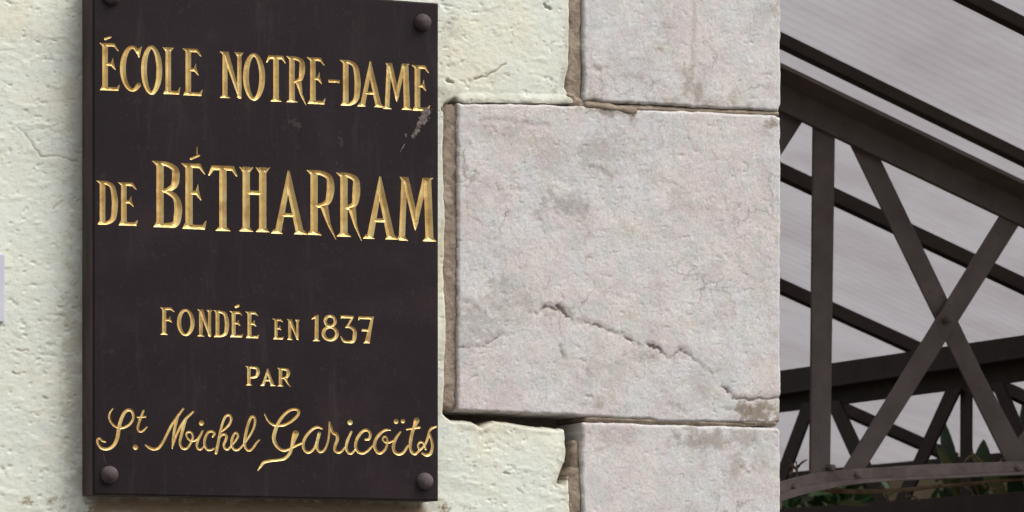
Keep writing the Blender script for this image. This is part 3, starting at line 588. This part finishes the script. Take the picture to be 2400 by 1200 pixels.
        p, f, segs, ng = march(xs, zs, F); W = fp(p); W[:, 1] -= .0002; mesh('scuff', W, f, mt, slab)
build_plaque()

# small pale plate that the photograph just catches at its edge
x1 = PY(10, 680, -.004)[0]; zz1 = PY(10, 596, -.004)[2]; zz0 = PY(10, 755, -.004)[2]
pl = box_mesh('small_plate', (x1-.14, -.006, zz0), (x1, .004, zz1), LILAC, None, .0012); tag(pl, 'small pale lilac plate fixed to the render beside the dark plaque', 'plate')

# ------------------------------------------------------------------ the steel canopy behind the wall
YT = 1.94                                        # plane of the near truss
a = PY(1830, 175, YT); b = PY(2400, 450, YT); SL = float((b[2]-a[2])/(b[0]-a[0])); X0, Z0 = float(a[0]), float(a[2])
canopy = empty('steel_canopy', (XC, YT, 0)); tag(canopy, 'brown steel lattice canopy with ribbed translucent roof beside the quoined wall', 'canopy')
XE = 3.48; TK = .010
def T1(L, y=YT): return [PY(px, py, y) for px, py in L]
def member(name, L, thick=TK, dy=0.0): return prism(name, T1(L, YT+dy), (0, thick, 0), STEEL, canopy)
def onslope(x, dz): return Z0+SL*(x-X0)+dz
def chordbox(name, y0, y1, t0, t1, xa=None, xb=XE+.03, parent=canopy):
    xa = XC-.006 if xa is None else xa
    V = [(x, y, onslope(x, t)) for x in (xa, xb) for y, t in ((y0, t0), (y1, t0), (y1, t1), (y0, t1))]
    bm = bmesh.new(); v = [bm.verts.new(q) for q in V]
    for f in ((3, 2, 1, 0), (4, 5, 6, 7), (0, 1, 5, 4), (1, 2, 6, 5), (2, 3, 7, 6), (3, 0, 4, 7)): bm.faces.new([v[k] for k in f])
    bmesh.ops.recalc_face_normals(bm, faces=bm.faces[:]); bmesh.ops.bevel(bm, geom=bm.edges[:], offset=.0012, segments=1, affect='EDGES')
    me = bpy.data.meshes.new(name); bm.to_mesh(me); bm.free(); return link(name, me, STEEL2 if name != 'top_chord' else STEEL, parent)
dz = float(PY(1830, 175, YT)[2]-PY(1830, 262, YT)[2])
def top_chord():                                 # upright web; forward flange on top is added to darken the upper half
    prof = [(-.010, -dz), (-.010, -dz*.40), (-.013, -dz*.32), (-.030, -.026), (-.095, -.020), (-.095, -.012), (.004, -.010), (.004, -dz)]
    n = len(prof); V = [(x, YT+y, onslope(x, t)) for x in (XC-.006, XE+.03) for y, t in prof]
    F = [(k, (k+1) % n, n+(k+1) % n, n+k) for k in range(n)]+[tuple(range(n))[::-1], tuple(range(n, 2*n))]
    bm = bmesh.new(); v = [bm.verts.new(q) for q in V]; [bm.faces.new([v[k] for k in f]) for f in F]; bmesh.ops.recalc_face_normals(bm, faces=bm.faces[:])
    me = bpy.data.meshes.new('top_chord'); bm.to_mesh(me); bm.free(); me.shade_smooth(); me.set_sharp_from_angle(angle=1.1); return link('top_chord', me, STEEL, canopy)
TC = top_chord()
member('post', [(1908, 262), (1958, 288), (1946, 1118), (1900, 1118)], .008, .001)
member('brace', [(1974, 296), (2045, 332), (2307, 880), (2425, 1100), (2367, 1100), (2258, 880)], .006, .012)
member('brace', [(2360, 480), (2405, 502), (2020, 1112), (1968, 1115)], .006, -.002)
member('brace', [(1905, 248), (1848, 220), (1440, 880), (1500, 880)], .006, .012)
member('brace', [(2700, 640), (2762, 668), (2390, 1100), (2330, 1100)], .006, .026)
member('post', [(2560, 575), (2612, 598), (2612, 1110), (2560, 1110)], .008, .001)
def arch(name, up, lo, y0, y1):
    n = 24; t = np.linspace(0, 1, n)
    def smp(L): L = np.array(L, float); xs = np.linspace(L[0, 0], L[-1, 0], n); Q = catmull([tuple(q) for q in L], 8); return [(x, np.interp(x, Q[:, 0], Q[:, 1])) for x in xs]
    U = smp(up); D = smp(lo); ring = T1(U, y0)+T1(D[::-1], y0); return prism(name, ring, (0, y1-y0, 0), DUSTY, canopy, .001)
UPc = [(1560, 1290), (1700, 1182), (1760, 1152), (1831, 1128), (1900, 1111), (1946, 1103), (2037, 1097), (2182, 1088), (2327, 1083), (2400, 1081), (2760, 1072)]
MDc = [(1560, 1345), (1700, 1225), (1760, 1186), (1831, 1156), (1917, 1135), (2001, 1124), (2134, 1118), (2300, 1110), (2400, 1106), (2760, 1098)]
LOc = [(1560, 1370), (1700, 1248), (1760, 1207), (1831, 1174), (1904, 1155), (1989, 1137), (2086, 1128), (2230, 1121), (2400, 1113), (2760, 1106)]
arch('bottom_chord', UPc, MDc, YT-.010, YT-.001); arch('bottom_chord_lip', MDc, LOc, YT-.030, YT-.004)
def bolt(px, py, r=.0075, y=YT-.012):
    c = PY(px, py, y); V, F = [], []
    for rr, yy in ((r, .012), (r, -.005), (r*.6, -.009)):
        for k in range(6): V.append((c[0]+rr*math.cos(k*math.pi/3), y+yy, c[2]+rr*math.sin(k*math.pi/3)))
    for i in range(2):
        for k in range(6): F.append((i*6+k, i*6+(k+1) % 6, i*6+6+(k+1) % 6, i*6+6+k))
    F.append((17, 16, 15, 14, 13, 12)); mesh('bolt', V, F, STEEL if py < 1000 else DUSTY, canopy)
for q in ((2221, 750), (1950, 1096, .007), (1864, 1142), (2010, 1112), (2386, 1096)): bolt(*q)
# rafters and roof sheets: the roof is a plane falling to the right, level front to back
def on_roof(px, py, off=0.0):
    d = ray(px, py); nrm = np.array([-SL, 0, 1.0]); p0 = np.array([X0, 0, Z0+off]); t = ((p0-CAM)@nrm)/(d@nrm); return CAM+d*t
ry = [float(on_roof(1830, y)[1]) for y in (-190, 128, 428, 695, 915)]
ry = [ry[0]-.75]+ry+[ry[-1]+1.2, ry[-1]+2.4]
for k, y in enumerate(ry):
    chordbox('rafter', y, y+.030, .020 if k < 3 else .012, .044)
ZR = .046
def sheet(y0, y1):
    pitch = .040; n = int((y1-y0)/pitch)*2; ys = np.linspace(y0+.003, y1-.003, n+1); xs = np.linspace(XC+.004, XE+.16, 9); V = []; F = []
    for i, x in enumerate(xs):
        for j, y in enumerate(ys): V.append((x, y, onslope(x, ZR+(.0008 if j % 2 else 0)+.0015*math.sin(x*3+y*2))))
    m = n+1
    for i in range(len(xs)-1):
        for j in range(n): F.append((i*m+j, (i+1)*m+j, (i+1)*m+j+1, i*m+j+1))
    mesh('roof_sheet', V, F, SHEET, canopy)
for y0, y1 in zip(ry[:-1], ry[1:]): sheet(y0+.025, y1+.025)
# cross truss running front to back under the roof
XT = 2.638
def T2(L, x=XT): return [PX(px, py, x) for px, py in L]
def cross(name, L, thick, dx=0.0): return prism(name, T2(L, XT+dx), (thick, 0, 0), STEEL2, canopy)
def ext(p, q, n0, n1): # lengthen an edge both ways
    p = np.array(p, float); q = np.array(q, float); return tuple(p+(p-q)*n0), tuple(q+(q-p)*n1)
u0, u1 = ext((1831, 868), (2400, 785), 1.5, .30); m0, m1 = ext((1831, 924), (2400, 838), 1.5, .30); l0, l1 = ext((1831, 966), (2400, 893), 1.5, .30)
cross('cross_beam', [u0, u1, m1, m0], .008); cross('cross_beam_lip', [m0, m1, l1, l0], .008, .045)
A = T2([m0, m1], XT-.001); prism('cross_beam_flange', [A[0], A[1], A[1]+np.array([.054, 0, 0]), A[0]+np.array([.054, 0, 0])], (0, 0, .006), STEEL2, canopy)
cross('cross_strut', [(1880, 945), (1912, 940), (1858, 1085), (1800, 1215), (1768, 1215), (1828, 1085)], .006, .012)
cross('cross_strut', [(1934, 940), (1966, 938), (2016, 1045), (2092, 1195), (2062, 1195), (1990, 1065)], .006, .012)
cross('cross_strut', [(2215, 915), (2252, 910), (2165, 1092), (2118, 1195), (2086, 1195), (2140, 1080)], .006, .012)
cross('cross_strut', [(2250, 910), (2275, 908), (2274, 1190), (2249, 1190)], .006, .022)
cross('cross_strut', [(2322, 900), (2350, 896), (2470, 1180), (2440, 1182)], .006, .012)
b0, b1 = ext((1831, 1192), (2400, 1152), 1.5, .3); c0, c1 = ext((1831, 1250), (2400, 1216), 1.5, .3)
cross('cross_bottom_chord', [b0, b1, c1, c0], .008, -.002)
# posts that carry the free end, beyond the frame
for y in (YT+.03, ry[-1]):
    box_mesh('column', (XE-.11, y-.04, 0), (XE-.03, y+.04, onslope(XE-.07, -.005)), STEEL, canopy, .004)
chordbox('eave_beam', ry[0], ry[-1]+.05, -.02, .0115, XE-.02, XE+.02)

# ------------------------------------------------------------------ beyond: ochre wall, shrubs, broad leaves, dry vine
gw = box_mesh('garden_wall', (4.75, -.5, 0), (5.0, 14, 2.75), OCHRE, None, .01); tag(gw, 'ochre rendered garden wall beyond the canopy', 'wall')
gw2 = box_mesh('garden_wall', (XC+.01, 11.2, 0), (4.74, 11.45, 2.9), OCHRE, None, .01); tag(gw2, 'ochre rendered end wall closing the yard under the canopy', 'wall')
def leaf_shape(L, W, n=6, fold=.25, droop=.3):
    V = []; F = []
    for i in range(n+1):
        t = i/n; w = W*math.sin(math.pi*min(1, t*.93+.05))**.8*(1-.25*t); z = -droop*L*t*t
        V += [(-w, L*t, z+fold*w), (0, L*t, z), (w, L*t, z+fold*w)]
    for i in range(n): F += [(3*i, 3*i+1, 3*i+4, 3*i+3), (3*i+1, 3*i+2, 3*i+5, 3*i+4)]
    return V, F
def shrub(name, base, h, r, n, mat, label, seed, group=None):
    rnd = random.Random(seed); o = empty(name, base); tag(o, label, 'shrub', group)
    V = []; F = []
    for k in range(6):
        a = rnd.uniform(0, 6.28); tip = (base[0]+math.cos(a)*r*.6, base[1]+math.sin(a)*r*.6, base[2]+h*rnd.uniform(.7, .95))
        v, f = tube([base, (base[0]*.6+tip[0]*.4, base[1]*.6+tip[1]*.4, base[2]+h*.45), tip], [.016, .011, .004], 5); m = len(V); V += v; F += [tuple(q+m for q in ff) for ff in f]
    mesh('stem', V, F, DRY, o)
    V = []; F = []
    lv, lf = leaf_shape(1, .3, 3, .3, .25)
    for i in range(n):
        while True:
            p = Vector([rnd.uniform(-1, 1) for _ in range(3)])
            if .25 < p.length < 1: break
        q = Vector((base[0]+p.x*r, base[1]+p.y*r, base[2]+h*(.52+.48*p.z*(.85+.15*math.sin(5*p.x+seed)))))
        s = rnd.uniform(.05, .11); M = Matrix.Translation(q) @ Matrix.Rotation(rnd.uniform(0, 6.28), 4, 'Z') @ Matrix.Rotation(rnd.uniform(-1.0, .6), 4, 'X') @ Matrix.Rotation(rnd.uniform(-.6, .6), 4, 'Y') @ Matrix.Scale(s, 4)
        m = len(V); V += [M @ Vector(v) for v in lv]; F += [tuple(x+m for x in ff) for ff in lf]
    c = mesh('foliage', V, F, mat, o); c['kind'] = 'stuff'
shrub('evergreen_shrub', (3.95, 5.9, 0), 2.42, .55, 5200, LEAF, 'dense dark evergreen shrub against the ochre wall behind the cross truss', 1)
shrub('evergreen_shrub', (4.1, 7.4, 0), 2.40, .6, 5200, LEAF, 'dark evergreen shrub against the ochre wall, glimpsed beside the quoined corner', 2)
shrub('evergreen_shrub', (4.1, 4.7, 0), 2.35, .5, 4500, LEAF, 'dark evergreen shrub showing under the crossed braces of the lattice truss', 3)
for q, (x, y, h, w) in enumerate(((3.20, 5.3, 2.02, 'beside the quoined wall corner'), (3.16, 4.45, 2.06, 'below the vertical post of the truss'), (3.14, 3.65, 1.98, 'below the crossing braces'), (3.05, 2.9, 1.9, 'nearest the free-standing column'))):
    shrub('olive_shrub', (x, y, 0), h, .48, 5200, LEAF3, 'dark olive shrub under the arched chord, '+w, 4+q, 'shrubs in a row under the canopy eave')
def broad_plant(label, base, leaves):
    o = empty('broad_leaf_plant', base); tag(o, label, 'plant'); V = []; F = []
    for tip, L, W, az, tilt, mat in leaves:
        root = Vector(tip)-Vector((math.cos(az)*math.sin(tilt), math.sin(az)*math.sin(tilt), math.cos(tilt)))*L
        v, f = tube([base, Vector(base)*.45+root*.55+Vector((0, 0, .1)), root], [.012, .009, .005], 6); m = len(V); V += v; F += [tuple(q+m for q in ff) for ff in f]
        lv, lf = leaf_shape(L, W, 8, .3, .12); d = (Vector(tip)-root).normalized(); side = d.cross(Vector((0.3, -1, .2))).normalized(); nn = side.cross(d)
        M = Matrix((side, d, nn)).transposed().to_4x4(); M.translation = root
        mesh('leaf', [M @ Vector(q) for q in lv], lf, mat, o, True)
    mesh('stalk', V, F, LEAF2, o)
def at(px, py, y): return tuple(float(c) for c in PY(px, py, y))
yb_ = 3.85; bx = at(2230, 1100, yb_)
broad_plant('plant with long dark green blade leaves between the cross truss struts', (bx[0], yb_, 0), [
    (at(2222, 965, yb_), .24, .034, 1.2, .12, LEAF), (at(2208, 1040, yb_-.08), .17, .03, 2.5, .3, LEAF2), (at(2318, 1030, yb_-.1), .16, .045, .2, .35, LEAF), (at(2285, 1050, yb_-.15), .18, .03, 2.9, .5, LEAF2), (at(2190, 1075, yb_-.05), .15, .03, 2.8, .6, LEAF2)])
bx = at(2395, 1100, 3.45)
broad_plant('plant with drooping dark green leaves beside the sloping cross strut', (bx[0], 3.45, 0), [
    (at(2362, 925, 3.45), .24, .03, 2.6, .35, LEAF), (at(2392, 960, 3.47), .26, .035, .5, .2, LEAF), (at(2420, 930, 3.43), .25, .03, .3, .3, LEAF), (at(2372, 1010, 3.4), .18, .03, 2.9, .4, LEAF2)])
# dry vine tangled on the arched bottom chord
vo_ = at(2100, 1160, YT+.05); vine = empty('dry_vine', (vo_[0], YT+.05, vo_[2])); tag(vine, 'dry brown vine twigs tangled along the arched bottom chord', 'vine')
def twig(L, r, y=YT+.03):
    P = [at(px, py, y+random.uniform(-.01, .01)) for px, py in catmull(L, 4)]; V, F = tube(P, [r*(1-.6*i/len(P)) for i in range(len(P))], 5); mesh('twig', V, F, DRY, vine)
twig([(1850, 1130), (1960, 1150), (2080, 1150), (2200, 1140), (2330, 1128), (2450, 1120)], .006)
for L in ([(2064, 1142), (2072, 1160), (2086, 1180)], [(2076, 1164), (2086, 1160), (2094, 1156)], [(2122, 1164), (2138, 1163), (2156, 1174)], [(2284, 1132), (2288, 1146), (2294, 1160)], [(2262, 1140), (2275, 1150), (2282, 1160)],
          [(2302, 1136), (2318, 1145), (2340, 1143), (2356, 1138)], [(1866, 1128), (1868, 1100), (1866, 1082)], [(1866, 1100), (1852, 1085), (1848, 1076)], [(1868, 1096), (1880, 1084), (1890, 1078)], [(1852, 1112), (1858, 1096), (1850, 1090)],
          [(2280, 1066), (2292, 1074), (2304, 1086)], [(2280, 1066), (2268, 1074), (2256, 1086)], [(2278, 1066), (2279, 1054)]): twig(L, .0032)
lv, lf = leaf_shape(.075, .008, 6, .2, .1); c = Vector(at(1960, 1178, YT+.03))
M = Matrix.Translation(c) @ Matrix.Rotation(-math.pi/2, 4, 'Z') @ Matrix.Rotation(.9, 4, 'Y'); mesh('leaf', [M @ Vector(q) for q in lv], lf, LEAF2, vine, True)
